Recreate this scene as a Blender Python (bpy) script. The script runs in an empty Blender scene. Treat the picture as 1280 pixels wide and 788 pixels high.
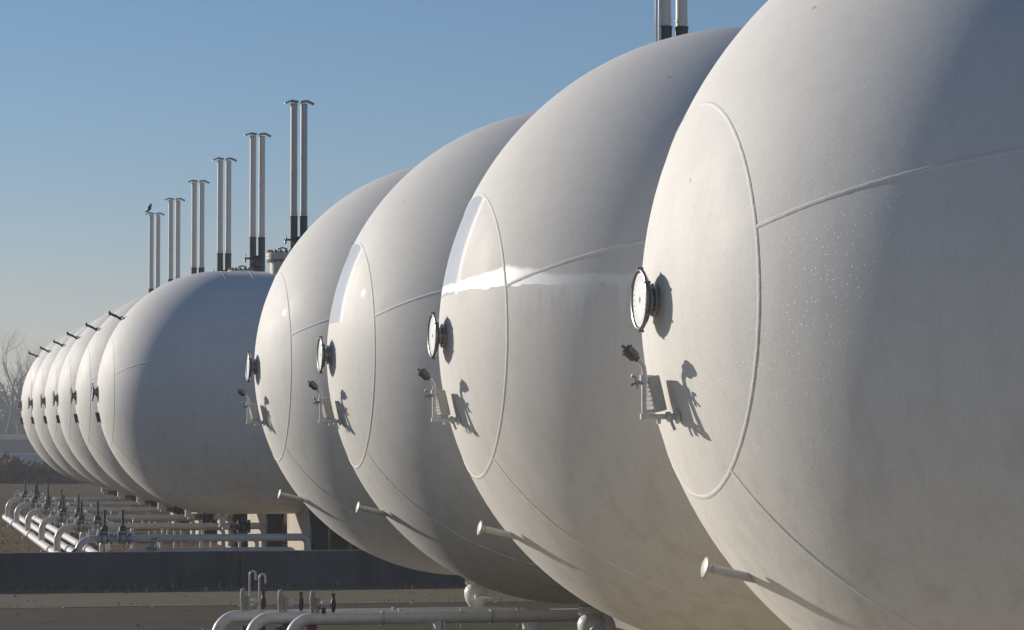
import bpy, bmesh, math, random
from mathutils import Vector, Matrix
PI = math.pi
rad = math.radians
random.seed(7)
scene = bpy.context.scene
COL = scene.collection

# ------------------------------------------------------------------ constants
R = 1.75                 # tank radius
AX = 2.59                # height of tank axis
LEN = 19.0               # pole to pole
TY = [0.103, 4.676, 8.929, 13.002, 30.55, 35.291, 39.691, 44.381, 48.824, 52.968]
TX = [-0.021, 0.013, 0.028, 0.032, -0.006, -0.005, -0.028, 0.012, 0.0, -0.024]
CAM = Vector((-3.0255, -10.9427, 2.083))
SUN_EL = rad(15.0)
SUN_AZ = rad(44.0)       # from +Y towards -X

# ------------------------------------------------------------------ materials
def new_mat(name):
    m = bpy.data.materials.new(name); m.use_nodes = True
    nt = m.node_tree
    b = nt.nodes['Principled BSDF']
    return m, nt, b

def N(nt, typ, **kw):
    n = nt.nodes.new(typ)
    for k, v in kw.items():
        if k.startswith('i_'):
            key = k[2:]
            key = int(key) if key.isdigit() else key.replace('_', ' ')
            n.inputs[key].default_value = v
        else:
            setattr(n, k, v)
    return n

def ramp(nt, src, stops):
    r = nt.nodes.new('ShaderNodeValToRGB')
    e = r.color_ramp.elements
    while len(e) < len(stops): e.new(0.5)
    for el, (p, c) in zip(e, stops):
        el.position = p
        el.color = (*c, 1) if len(c) == 3 else c
    nt.links.new(src, r.inputs['Fac'])
    return r.outputs['Color']

def g(v): return (v, v, v)

def mix(nt, fac, a, b, mode='MIX'):
    n = nt.nodes.new('ShaderNodeMix'); n.data_type = 'RGBA'; n.blend_type = mode
    for sock, v in ((n.inputs[0], fac), (n.inputs[6], a), (n.inputs[7], b)):
        if hasattr(v, 'is_output'): nt.links.new(v, sock)
        elif isinstance(v, tuple): sock.default_value = (*v, 1)
        else: sock.default_value = v
    return n.outputs[2]

def math_n(nt, op, a, b=None, c=None, clamp=False):
    n = nt.nodes.new('ShaderNodeMath'); n.operation = op; n.use_clamp = clamp
    for i, v in enumerate((a, b, c)):
        if v is None: continue
        if hasattr(v, 'is_output'): nt.links.new(v, n.inputs[i])
        else: n.inputs[i].default_value = v
    return n.outputs[0]

def coords(nt, scale=(1, 1, 1), rand=True):
    tc = N(nt, 'ShaderNodeTexCoord')
    mp = N(nt, 'ShaderNodeMapping'); mp.inputs['Scale'].default_value = scale
    nt.links.new(tc.outputs['Object'], mp.inputs['Vector'])
    if rand:
        oi = N(nt, 'ShaderNodeObjectInfo')
        m = math_n(nt, 'MULTIPLY', oi.outputs['Random'], 37.0)
        cb = N(nt, 'ShaderNodeCombineXYZ')
        for i in range(3): nt.links.new(m, cb.inputs[i])
        nt.links.new(cb.outputs[0], mp.inputs['Location'])
    return mp.outputs['Vector'], tc.outputs['Object']

def noise(nt, vec, scale, detail=4, rough=.55):
    n = N(nt, 'ShaderNodeTexNoise'); n.inputs['Scale'].default_value = scale
    n.inputs['Detail'].default_value = detail; n.inputs['Roughness'].default_value = rough
    nt.links.new(vec, n.inputs['Vector'])
    return n.outputs['Fac']

def bump(nt, b, h, strength, dist=.01, prev=None):
    bp = N(nt, 'ShaderNodeBump'); bp.inputs['Strength'].default_value = strength
    bp.inputs['Distance'].default_value = dist
    nt.links.new(h, bp.inputs['Height'])
    if prev is not None: nt.links.new(prev, bp.inputs['Normal'])
    nt.links.new(bp.outputs[0], b.inputs['Normal'])
    return bp.outputs[0]

def tank_paint(name, frost=None, gloss=0.55, coat=0., ice=None, tone=1.):
    m, nt, b = new_mat(name)
    v, raw = coords(nt)
    sep = N(nt, 'ShaderNodeSeparateXYZ'); nt.links.new(raw, sep.inputs[0])
    vs, _ = coords(nt, (6, 6, .55))
    big = noise(nt, v, .8, 3)
    fine = noise(nt, v, 9, 6, .65)
    streak = noise(nt, vs, 1.6, 5, .6)
    col = mix(nt, ramp(nt, big, [(.3, g(0)), (.7, g(1))]), tuple(q * tone for q in (.685, .672, .635)), tuple(q * tone for q in (.75, .737, .70)))
    col = mix(nt, math_n(nt, 'MULTIPLY', ramp(nt, fine, [(.45, g(0)), (.75, g(1))]), .16), col, (.49, .47, .44))
    grain = noise(nt, v, 70, 4, .75)
    col = mix(nt, math_n(nt, 'MULTIPLY', ramp(nt, grain, [(.5, g(0)), (.72, g(1))]), .22), col, (.45, .435, .41))
    vg, _ = coords(nt, (40, 40, 2.2))
    col = mix(nt, math_n(nt, 'MULTIPLY', ramp(nt, noise(nt, vg, 1.4, 3, .6), [(.5, g(0)), (.75, g(1))]), .16), col, (.50, .475, .43))
    # run-off dirt: stronger on the lower half of the shell
    low = ramp(nt, math_n(nt, 'DIVIDE', math_n(nt, 'SUBTRACT', AX + .5, sep.outputs['Z']), 2.2), [(.0, g(0)), (1., g(1))])
    st = math_n(nt, 'MULTIPLY', ramp(nt, streak, [(.47, g(0)), (.72, g(1))]), low)
    col = mix(nt, math_n(nt, 'MULTIPLY', st, .36), col, (.37, .315, .255))
    # small chips and specks of dirt
    vo = N(nt, 'ShaderNodeTexVoronoi'); vo.inputs['Scale'].default_value = 3.1; vo.inputs['Randomness'].default_value = 1
    nt.links.new(v, vo.inputs['Vector'])
    ds = math_n(nt, 'LESS_THAN', vo.outputs['Distance'], .034)
    col = mix(nt, math_n(nt, 'MULTIPLY', ds, .55), col, (.24, .22, .20))
    # dew beads, their glints painted in as sparse bright specks
    vo2 = N(nt, 'ShaderNodeTexVoronoi'); vo2.inputs['Scale'].default_value = 52.0 if tone == 1. else 34.0
    nt.links.new(v, vo2.inputs['Vector'])
    sz = math_n(nt, 'MULTIPLY', ramp(nt, noise(nt, v, 1.1, 3), [(.22, g(.3)), (.55, g(1))]), .18)
    dp = math_n(nt, 'LESS_THAN', vo2.outputs['Distance'], sz)
    rough = ramp(nt, noise(nt, v, 2.2, 4), [(.3, g(gloss)), (.75, g(gloss + .14))])
    if ice is not None:
        # thin ice over the far half of the crown plate, with a frost ridge along its edge
        wy = math_n(nt, 'MULTIPLY', math_n(nt, 'SUBTRACT', noise(nt, v, 6, 3), .5), .03)
        yy = math_n(nt, 'ADD', sep.outputs['Y'], wy)
        crown = math_n(nt, 'MULTIPLY', math_n(nt, 'LESS_THAN', sep.outputs['X'], .185), math_n(nt, 'GREATER_THAN', math_n(nt, 'ADD', sep.outputs['Z'], wy), AX + .22))
        half = math_n(nt, 'MULTIPLY', math_n(nt, 'GREATER_THAN', yy, ice), crown)
        yr = N(nt, 'ShaderNodeMapRange'); yr.interpolation_type = 'SMOOTHERSTEP'
        for q, val in ((1, ice - .055), (2, ice)): yr.inputs[q].default_value = val
        nt.links.new(yy, yr.inputs[0])
        ridge = math_n(nt, 'MULTIPLY', math_n(nt, 'MULTIPLY', yr.outputs[0], math_n(nt, 'LESS_THAN', yy, ice + .03)), crown)
        col = mix(nt, math_n(nt, 'MULTIPLY', half, .38), col, (.50, .55, .64))  # reflected sky put into the ice colour as a bluish tone
        col = mix(nt, math_n(nt, 'MULTIPLY', ridge, .8), col, (.93, .93, .92))
        rough = mix(nt, half, rough, g(.22))
    if frost is not None:
        z = sep.outputs['Z']
        wob = math_n(nt, 'MULTIPLY', math_n(nt, 'SUBTRACT', noise(nt, v, 7, 6, .7), .5), .055)
        d = math_n(nt, 'SUBTRACT', math_n(nt, 'ADD', z, wob), AX + frost)       # height above the liquid line
        head = ramp(nt, sep.outputs['X'], [(.0, g(.8)), (.04, g(1)), (.30, g(1)), (.42, g(.5)), (.8, g(.3)), (1, g(0))])
        hd = math_n(nt, 'MULTIPLY', head, 1.0)
        thick = ramp(nt, sep.outputs['X'], [(.0, g(.04)), (.06, g(.065)), (.2, g(.115)), (.28, g(.10)), (.38, g(.06)), (1, g(.04))])
        inb = math_n(nt, 'MULTIPLY', math_n(nt, 'GREATER_THAN', d, 0.0), math_n(nt, 'LESS_THAN', d, thick))
        fr = math_n(nt, 'MULTIPLY', math_n(nt, 'MULTIPLY', inb, hd), math_n(nt, 'MULTIPLY', math_n(nt, 'DIVIDE', math_n(nt, 'SUBTRACT', thick, d), thick), 3.5, clamp=True))
        # drips under the line
        vd, _ = coords(nt, (9, 9, .4))
        dr = noise(nt, vd, 1.9, 3)
        lenr = math_n(nt, 'MULTIPLY', ramp(nt, dr, [(.35, g(0)), (.7, g(1))]), .30)
        below = math_n(nt, 'MULTIPLY', math_n(nt, 'LESS_THAN', d, 0.0), math_n(nt, 'ADD', 1.0, math_n(nt, 'DIVIDE', d, math_n(nt, 'ADD', lenr, .004)), clamp=True))
        fade = ramp(nt, sep.outputs['X'], [(.18, g(0)), (.4, g(1)), (1, g(.6))])
        drp = math_n(nt, 'MULTIPLY', math_n(nt, 'MULTIPLY', below, fade), .62)
        col = mix(nt, drp, col, (.82, .84, .86))
        col = mix(nt, fr, col, (.98, .98, .97))
        rough = mix(nt, fr, rough, g(.38))
        sp_ = math_n(nt, 'ADD', .15, math_n(nt, 'MULTIPLY', fr, .38)); nt.links.new(sp_, b.inputs['Specular IOR Level'])
    col = mix(nt, math_n(nt, 'MULTIPLY', dp, .5 if tone == 1. else .22), col, (.93, .94, .96))
    rough = mix(nt, dp, rough, g(.36)) if tone == 1. else rough
    nt.links.new(col, b.inputs['Base Color'])
    nt.links.new(rough, b.inputs['Roughness'])
    b.inputs['Specular IOR Level'].default_value = .15
    b.inputs['Coat Weight'].default_value = coat; b.inputs['Coat Roughness'].default_value = .04
    h = math_n(nt, 'ADD', math_n(nt, 'MULTIPLY', noise(nt, v, 55, 3), .22), math_n(nt, 'MULTIPLY', noise(nt, v, 4, 2), .7))
    n1 = bump(nt, b, h, .06, .02)
    drop = math_n(nt, 'MULTIPLY', dp, math_n(nt, 'SUBTRACT', .18, vo2.outputs['Distance']))
    bump(nt, b, drop, .6 if tone == 1. else .15, .016, n1)
    return m

def paint(name, col, rough=.45, dirt=.25, dirtcol=(.2, .17, .14), metal=0., scale=14):
    m, nt, b = new_mat(name)
    v, _ = coords(nt)
    n = noise(nt, v, scale, 5, .62)
    c = mix(nt, math_n(nt, 'MULTIPLY', ramp(nt, n, [(.45, g(0)), (.72, g(1))]), dirt), col, dirtcol)
    nt.links.new(c, b.inputs['Base Color'])
    b.inputs['Roughness'].default_value = rough; b.inputs['Metallic'].default_value = metal
    bump(nt, b, n, .15, .004)
    return m

M = {}
M['tank'] = tank_paint('white_tank_paint')
M['tank_frost'] = tank_paint('white_tank_paint_with_frost_line', frost=.24, gloss=.58, coat=0., ice=-.20, tone=.94)
M['tank_ice'] = tank_paint('white_tank_paint_with_ice', gloss=.53, coat=.05, ice=-.26, tone=.95)
M['tank_gloss'] = tank_paint('white_tank_paint_smooth', gloss=.53, coat=.05, tone=.97)
M['white'] = paint('white_pipe_paint', (.66, .65, .62), .42, .22)
M['greypipe'] = paint('grey_pipe_paint', (.50, .49, .475), .38, .3)
M['stack'] = paint('vent_paint', (.50, .485, .455), .45, .2, (.4, .36, .3), 0, 5)
M['green'] = paint('dark_green_paint', (.018, .036, .034), .4, .3, (.01, .01, .01))
M['dark'] = paint('dark_cast_iron', (.022, .025, .028), .45, .5, (.05, .045, .04))
M['steel'] = paint('dull_steel', (.33, .33, .33), .38, .4, (.10, .09, .08), .75)
M['galv'] = paint('galvanised_sheet', (.20, .225, .23), .5, .4, (.16, .17, .17), .5)
M['valvegrey'] = paint('weathered_valve_paint', (.34, .335, .32), .38, .5, (.08, .075, .065), 0, 40)
M['rust'] = paint('rusty_iron', (.14, .06, .03), .8, .6, (.03, .02, .015))
M['bezel'] = paint('worn_bezel', (.22, .22, .22), .3, .35, (.04, .04, .04), .8)
M['cream'] = paint('cream_cast_paint', (.56, .52, .44), .5, .3, (.3, .27, .22))

M['greybox'] = paint('grey_box', (.47, .46, .43), .4, .3, (.2, .19, .17), .2)
M['sensor'] = paint('sensor_casing', (.13, .125, .115), .32, .35, (.03, .03, .03), .5)
def face_mat():
    m, nt, b = new_mat('dial_face')
    tc = N(nt, 'ShaderNodeTexCoord')
    sp = N(nt, 'ShaderNodeSeparateXYZ'); nt.links.new(tc.outputs['Object'], sp.inputs[0])
    y = sp.outputs['Y']; z = math_n(nt, 'SUBTRACT', sp.outputs['Z'], AX)
    r = math_n(nt, 'SQRT', math_n(nt, 'ADD', math_n(nt, 'POWER', y, 2), math_n(nt, 'MULTIPLY', z, z)))
    a = math_n(nt, 'ARCTAN2', z, y)
    tick = math_n(nt, 'GREATER_THAN', math_n(nt, 'COSINE', math_n(nt, 'MULTIPLY', a, 24)), .86)
    ringm = math_n(nt, 'MULTIPLY', math_n(nt, 'GREATER_THAN', r, .078), math_n(nt, 'LESS_THAN', r, .098))
    mk = math_n(nt, 'MULTIPLY', tick, ringm)
    hub = math_n(nt, 'LESS_THAN', r, .012)
    c = mix(nt, mk, (.84, .85, .84), (.10, .10, .11)); c = mix(nt, hub, c, (.1, .1, .1))
    nt.links.new(c, b.inputs['Base Color']); b.inputs['Roughness'].default_value = .35
    return m
M['face'] = face_mat()

def concrete(name, c1, c2, scale=1.2, rough=.85, stain=(.05, .05, .05), st=.35, joint=None):
    m, nt, b = new_mat(name)
    v, raw = coords(nt)
    a = noise(nt, v, scale, 6, .65); f = noise(nt, v, scale * 22, 4, .6)
    vs, _ = coords(nt, (2.5, 2.5, .25))
    s = noise(nt, vs, 1.2, 5, .6)
    c = mix(nt, ramp(nt, a, [(.3, g(0)), (.7, g(1))]), c1, c2)
    c = mix(nt, math_n(nt, 'MULTIPLY', ramp(nt, s, [(.5, g(0)), (.75, g(1))]), st), c, stain)
    c = mix(nt, math_n(nt, 'MULTIPLY', ramp(nt, f, [(.5, g(0)), (.8, g(1))]), .3), c, stain)
    nt.links.new(c, b.inputs['Base Color']); b.inputs['Roughness'].default_value = rough; b.inputs['Specular IOR Level'].default_value = .1
    bump(nt, b, math_n(nt, 'ADD', f, a), .35, .012)
    return m
M['wall'] = concrete('dark_weathered_concrete', (.075, .076, .076), (.135, .136, .133), 1.1, .9, (.024, .027, .03), .6)
M['kerb'] = concrete('kerb_concrete', (.20, .18, .14), (.25, .225, .18), 1.5, .9, (.12, .10, .08), .3)
M['saddle'] = concrete('pale_concrete', (.46, .42, .34), (.53, .49, .41), 1.5, .85, (.25, .21, .16), .3)
M['apron'] = concrete('apron_concrete', (.072, .060, .040), (.105, .087, .058), 1.6, .9, (.045, .038, .027), .55)
M['barrier'] = concrete('barrier_concrete', (.42, .44, .46), (.5, .52, .53), .5, .9, (.3, .3, .3), .3)

def ground_mat():
    m, nt, b = new_mat('soil_and_gravel')
    v, raw = coords(nt, rand=False)
    a = noise(nt, v, .16, 6, .65); f = noise(nt, v, 3.5, 6, .7); p = noise(nt, v, 26, 4, .7)
    c = mix(nt, ramp(nt, a, [(.35, g(0)), (.62, g(1))]), (.108, .067, .029), (.14, .105, .064))
    c = mix(nt, math_n(nt, 'MULTIPLY', ramp(nt, f, [(.45, g(0)), (.7, g(1))]), .55), c, (.075, .048, .022))
    c = mix(nt, math_n(nt, 'MULTIPLY', ramp(nt, p, [(.5, g(0)), (.75, g(1))]), .5), c, (.24, .22, .19))
    nt.links.new(c, b.inputs['Base Color']); b.inputs['Roughness'].default_value = .95; b.inputs['Specular IOR Level'].default_value = .05
    bump(nt, b, math_n(nt, 'ADD', math_n(nt, 'MULTIPLY', f, 1.5), p), .7, .03)
    return m
M['ground'] = ground_mat()

def leafy(name, c1, c2, scale=3):
    m, nt, b = new_mat(name)
    v, _ = coords(nt)
    c = mix(nt, ramp(nt, noise(nt, v, scale, 4), [(.35, g(0)), (.65, g(1))]), c1, c2)
    nt.links.new(c, b.inputs['Base Color']); b.inputs['Roughness'].default_value = .9
    return m
M['bark'] = leafy('winter_bark', (.10, .085, .07), (.16, .14, .12))
M['wood'] = leafy('winter_wood', (.055, .052, .045), (.09, .08, .065), 1)
M['hedge'] = leafy('dark_evergreen', (.012, .016, .011), (.028, .03, .022), 2)
M['russet'] = leafy('russet_brush', (.14, .07, .04), (.22, .14, .08), 2)
M['roof'] = paint('blue_grey_roof', (.018, .022, .027), .95, .2)
M['shed'] = paint('dark_shed_wall', (.06, .065, .07), .7, .3)
M['feather'] = paint('black_feathers', (.012, .012, .013), .5, .1)

# ------------------------------------------------------------------ mesh helpers
def frame_of(d):
    d = d.normalized()
    up = Vector((0, 0, 1)) if abs(d.z) < .95 else Vector((0, 1, 0))
    a = d.cross(up).normalized(); b = a.cross(d).normalized()
    return a, b

def tube(bm, pts, r, seg=16, cap=True, closed=False):
    pts = [Vector(p) for p in pts]; n = len(pts)
    rr = r if isinstance(r, (list, tuple)) else [r] * n
    rings = []; pa = None
    for i, p in enumerate(pts):
        if closed: d = (pts[(i + 1) % n] - pts[i - 1])
        else: d = pts[min(i + 1, n - 1)] - pts[max(i - 1, 0)]
        d.normalize()
        if pa is None: a, b = frame_of(d)
        else:
            a = (pa - d * pa.dot(d)).normalized(); b = a.cross(d).normalized()
        pa = a
        rings.append([bm.verts.new(p + (a * math.cos(t) + b * math.sin(t)) * rr[i])
                      for t in (2 * PI * k / seg for k in range(seg))])
    m = n if closed else n - 1
    for i in range(m):
        A, B = rings[i], rings[(i + 1) % n]
        for k in range(seg):
            f = bm.faces.new((A[k], A[(k + 1) % seg], B[(k + 1) % seg], B[k])); f.smooth = True
    if cap and not closed:
        bm.faces.new(rings[0][::-1]); bm.faces.new(rings[-1])

def lathe(bm, o, axis, prof, seg=32, smooth=True):
    """prof: (distance along axis, radius); radius 0 closes to a point"""
    o = Vector(o); ax = Vector(axis).normalized(); a, b = frame_of(ax); prev = None
    for (t, r) in prof:
        c = o + ax * t
        if r < 1e-6: ring = [bm.verts.new(c)]
        else: ring = [bm.verts.new(c + (a * math.cos(2 * PI * k / seg) + b * math.sin(2 * PI * k / seg)) * r) for k in range(seg)]
        if prev:
            for k in range(seg):
                k2 = (k + 1) % seg
                if len(prev) == 1 and len(ring) == 1: break
                if len(prev) == 1: vs = (prev[0], ring[k2], ring[k])
                elif len(ring) == 1: vs = (prev[k], prev[k2], ring[0])
                else: vs = (prev[k], prev[k2], ring[k2], ring[k])
                f = bm.faces.new(vs); f.smooth = smooth
        prev = ring

def box(bm, c, s, rot=None, bev=0.):
    r = bmesh.ops.create_cube(bm, size=1)
    vs = r['verts']
    bmesh.ops.scale(bm, vec=Vector(s), verts=vs)
    if bev:
        es = list({e for v in vs for e in v.link_edges})
        rb = bmesh.ops.bevel(bm, geom=es, offset=bev, segments=2, affect='EDGES', profile=.5)
        vs = list({v for f in rb['faces'] for v in f.verts} | {v for v in vs if v.is_valid})
    if rot is not None: bmesh.ops.rotate(bm, cent=(0, 0, 0), matrix=rot, verts=vs)
    bmesh.ops.translate(bm, vec=Vector(c), verts=vs)

def disc_bolts(bm, c, axis, rad_, n, r, l):
    ax = Vector(axis).normalized(); a, b = frame_of(ax)
    for k in range(n):
        t = 2 * PI * (k + .5) / n
        p = Vector(c) + (a * math.cos(t) + b * math.sin(t)) * rad_
        lathe(bm, p, ax, [(0, 0), (0, r), (l, r), (l, 0)], 6, False)

def auto(me, ang=35):
    bm = bmesh.new(); bm.from_mesh(me)
    bmesh.ops.recalc_face_normals(bm, faces=bm.faces)
    for e in bm.edges:
        if len(e.link_faces) == 2 and e.calc_face_angle(0) > rad(ang): e.smooth = False
    bm.to_mesh(me); bm.free()

def obj(name, bm, mat, parent=None, label=None, **kw):
    me = bpy.data.meshes.new(name); bm.to_mesh(me); bm.free()
    auto(me)
    me.materials.append(M[mat] if isinstance(mat, str) else mat)
    o = bpy.data.objects.new(name, me); COL.objects.link(o)
    if parent: o.parent = parent
    if label: o['label'] = label
    for k, v in kw.items(): o[k] = v
    return o

def thing(name, label, cat, loc=(0, 0, 0), group=None):
    o = bpy.data.objects.new(name, None); COL.objects.link(o)
    o.empty_display_size = .3
    o.location = loc; o['label'] = label; o['category'] = cat
    if group: o['group'] = group
    return o

def tag(o, label, cat, group=None):
    o['label'] = label; o['category'] = cat
    if group: o['group'] = group
    return o

def B(): return bmesh.new()

def copy_tree(o, parent=None):
    c = o.copy(); COL.objects.link(c)
    if parent is not None: c.parent = parent
    for ch in list(o.children): copy_tree(ch, c)
    return c

# ------------------------------------------------------------------ the tank
def shell_bm():
    bm = B(); prof = []
    for i in range(0, 41):
        t = (PI / 2) * i / 40
        prof.append((R * (1 - math.cos(t)), R * math.sin(t)))
    for i in range(1, 13): prof.append((R + (LEN - 2 * R) * i / 12, R))
    for i in range(39, -1, -1):
        t = (PI / 2) * i / 40
        prof.append((LEN - R * (1 - math.cos(t)), R * math.sin(t)))
    prof[0] = (0, 0); prof[-1] = (LEN, 0)
    lathe(bm, (0, 0, AX), (1, 0, 0), prof, 144)
    return bm

ALPHA = rad(26.6)
def on_head(t, ph, out=0.):
    rr = R + out
    return Vector((R - rr * math.cos(t), -rr * math.sin(t) * math.cos(ph), AX + rr * math.sin(t) * math.sin(ph)))

def bead(bm, pts, nrm, w, h, closed=False):
    n = len(pts); rows = []
    for i in range(n):
        a = pts[(i - 1) % n] if closed else pts[max(i - 1, 0)]; b = pts[(i + 1) % n] if closed else pts[min(i + 1, n - 1)]
        t = (b - a).normalized(); nn = nrm[i]; s = t.cross(nn).normalized()
        hh = h * (1 + .16 * math.sin(i * 1.7) * math.sin(i * .53))
        rows.append([bm.verts.new(pts[i] + s * (w * u) + nn * v) for u, v in ((-1, -.002), (-.75, hh * .5), (-.35, hh * .95), (0, hh), (.35, hh * .95), (.75, hh * .5), (1, -.002))])
    for i in range(n if closed else n - 1):
        A, Bq = rows[i], rows[(i + 1) % n]
        for k in range(6):
            f = bm.faces.new((A[k], A[k + 1], Bq[k + 1], Bq[k])); f.smooth = True

def weld_bm():
    rnd = random.Random(3)
    bm = B()
    def nor(p): return (p - Vector((R, 0, AX))).normalized()
    n = 300
    pts = [on_head(ALPHA + rnd.uniform(-1, 1) * .0004, 2 * PI * k / n) for k in range(n)]
    bead(bm, pts, [nor(p) for p in pts], .0105, .0028, True)
    for ph in (18, -58.5, -130, -202):
        m = 120
        pts = [on_head(ALPHA - .002 + (PI / 2 - ALPHA) * k / m, rad(ph) + rnd.uniform(-1, 1) * .0005) for k in range(m + 1)]
        bead(bm, pts, [nor(p) for p in pts], .0105, .0025)
    pts = [Vector((2.15, R * math.cos(2 * PI * k / 200), AX + R * math.sin(2 * PI * k / 200))) for k in range(200)]
    bead(bm, pts, [Vector((0, p.y, p.z - AX)).normalized() for p in pts], .011, .003, True)
    pts = [Vector((R, R * math.cos(2 * PI * k / 200), AX + R * math.sin(2 * PI * k / 200))) for k in range(200)]
    bead(bm, pts, [Vector((0, p.y, p.z - AX)).normalized() for p in pts], .010, .0022, True)
    for sgn in (-1,):
        pts = [Vector((R + (2.15 - R) * k / 12, sgn * R * math.cos(.5), AX + R * math.sin(.5))) for k in range(13)]
        bead(bm, pts, [Vector((0, p.y, p.z - AX)).normalized() for p in pts], .010, .002)
    return bm

def make_tank():
    t = thing('storage_tank', '', 'gas tank')
    obj('shell', shell_bm(), 'tank', t)
    obj('weld_seam', weld_bm(), 'tank', t)
    # ---- dial gauge on the pole of the head
    bm = B()
    lathe(bm, (.03, 0, AX), (-1, 0, 0), [(0, 0), (0, .06), (.022, .06), (.022, .052), (.03, .052), (.03, .066), (.046, .066), (.046, .045),
                                          (.07, .045), (.075, .10), (.088, .119), (.088, .0)], 40)
    disc_bolts(bm, (-.018, 0, AX), (1, 0, 0), .055, 6, .009, .03)
    dg = obj('dial_gauge', bm, 'steel', t)
    bm = B(); n = 64
    tube(bm, [(-.064, .116 * math.cos(2 * PI * k / n), AX + .116 * math.sin(2 * PI * k / n)) for k in range(n)], .0085, 10, False, True)
    for k in range(6):
        a = 2 * PI * k / 6 + .5
        lathe(bm, (-.05, .124 * math.cos(a), AX + .124 * math.sin(a)), (-1, 0, 0), [(0, 0), (0, .006), (.024, .006), (.024, 0)], 8, False)
    obj('bezel', bm, 'bezel', dg)
    bm = B(); lathe(bm, (-.0585, 0, AX), (-1, 0, 0), [(0, .109), (.006, .109), (.0065, 0)], 48)
    obj('dial_face', bm, 'face', dg)
    # ---- level gauge below the dial
    rt = Matrix.Rotation(rad(-13), 3, 'Y')
    bm = B(); box(bm, (-.008, .02, 2.218), (.052, .13, .142), rt, .006)
    for k in range(7):
        box(bm, (-.036 - .0, .02, 2.162 + k * .018) if False else Vector((-.008, .02, 2.218)) + rt @ Vector((-.028, 0, -.055 + k * .018)), (.003, .112, .004), rt)
    lg = obj('level_gauge', bm, 'greybox', t)
    bm = B()
    path = [(.17, -.035, 2.128), (.0, -.035, 2.128), (-.04, -.035, 2.128)]
    for k in range(1, 7):
        a = k / 6 * PI / 2
        path.append((-.04 - .02 * math.sin(a), -.035, 2.128 + .02 * (1 - math.cos(a))))
    path += [(-.06, -.035, 2.22), (-.058, -.035, 2.30)]
    path += [(-.062, -.035, 2.325), (-.075, -.035, 2.345), (-.09, -.035, 2.358)]
    tube(bm, path, .0105, 12)
    lathe(bm, (.03, -.035, 2.128), (1, 0, 0), [(0, 0), (0, .02), (.016, .02), (.016, .013), (.035, .013), (.035, .028), (.05, .028), (.05, .0)], 20)
    lathe(bm, (-.06, -.035, 2.118), (0, 0, 1), [(0, 0), (0, .016), (.022, .016), (.022, 0)], 16)
    lathe(bm, (-.06, -.035, 2.262), (0, 0, 1), [(0, 0), (0, .017), (.03, .017), (.03, 0)], 16)
    tube(bm, [(.045, -.035, 2.128), (.05, -.05, 2.10), (.06, -.055, 2.075)], .007, 8); tube(bm, [(.0, -.035, 2.128), (.0, -.035, 2.10)], .009, 8)
    for zz in (2.15, 2.285): tube(bm, [(-.058, -.035, zz), (-.02, -.02, zz)], .007, 8)
    obj('gauge_pipe', bm, 'white', lg)
    lg.location = (-.018, -.075, -.002)
    bm = B()
    dv = Vector((-.72, 0, .62)).normalized()
    lathe(bm, Vector((-.084, -.035, 2.352)), dv, [(0, 0), (0, .013), (.012, .013), (.012, .02), (.018, .024), (.05, .024), (.055, .028), (.062, .028), (.062, .019), (.07, .019), (.07, 0)], 20)
    tube(bm, [Vector((-.084, -.035, 2.352)) + dv * .07, Vector((-.084, -.035, 2.352)) + dv * .086], .006, 8)
    obj('sensor_head', bm, 'sensor', lg)
    bm = B()
    tube(bm, [(-.06, -.035, 2.262), (-.092, -.035, 2.262)], .009, 10)
    tube(bm, [(-.086, -.035, 2.238), (-.09, -.035, 2.262), (-.096, -.035, 2.286)], .005, 8)
    tube(bm, [(-.096, -.035, 2.286), (-.11, -.035, 2.29)], .007, 8)
    tube(bm, [(-.09, -.035, 2.262), (-.112, -.035, 2.25)], .005, 8)
    obj('gauge_valve', bm, 'steel', lg)
    # ---- sampling nozzle low on the head
    bm = B()
    p0 = Vector((.199, 0, AX - 1.061)); p1 = Vector((.42, 0, AX - 1.112)); d = (p1 - p0)
    lathe(bm, p0 - d.normalized() * .004, d, [(0, 0), (0, .034), (.003, .041), (.011, .041), (.013, .034), (.013, .016), (.035, .0135), (.035, .019), (.05, .019), (.052, .018), (.23, .018), (.23, 0)], 28)
    obj('drain_nozzle', bm, 'greypipe', t)
    # ---- outlet flange under the belly
    bm = B()
    lathe(bm, (1.88, 0, .90), (0, 0, -1), [(0, 0), (0, .06), (.075, .06), (.08, .098), (.098, .098), (.098, .085), (.108, .085), (.108, .098), (.128, .098), (.128, .05),
                                            (.14, .06), (.165, .09), (.20, .104), (.25, .1), (.29, .085), (.33, .06), (.33, 0)], 36)
    disc_bolts(bm, (1.88, 0, .755), (0, 0, 1), .085, 8, .008, .08)
    bo = obj('bottom_outlet', bm, 'white', t)
    bm = B()
    tube(bm, [(1.86, -.10, .66), (1.86, -.145, .66)], .022, 12)
    tube(bm, [(1.84, -.14, .655), (1.90, -.142, .662), (1.96, -.142, .655), (2.02, -.142, .652)], [.016, .013, .011, .007], 10)
    obj('lever', bm, 'white', bo)
    return t

def add_bottom_valve(t):
    bm = B()
    tube(bm, [(1.9, 0, .66), (2.02, 0, .66)], .05, 16)
    lathe(bm, (2.02, 0, .66), (1, 0, 0), [(0, 0), (0, .095), (.03, .095), (.03, .06), (.06, .085), (.12, .085), (.15, .06), (.15, .095), (.18, .095), (.18, 0)], 24)
    tube(bm, [(2.11, 0, .66), (2.11, 0, .80)], .025, 12)
    tube(bm, [(2.11, -.02, .60), (2.11, -.18, .585)], .016, 10)
    obj('bottom_valve', bm, 'dark', t)

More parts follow.
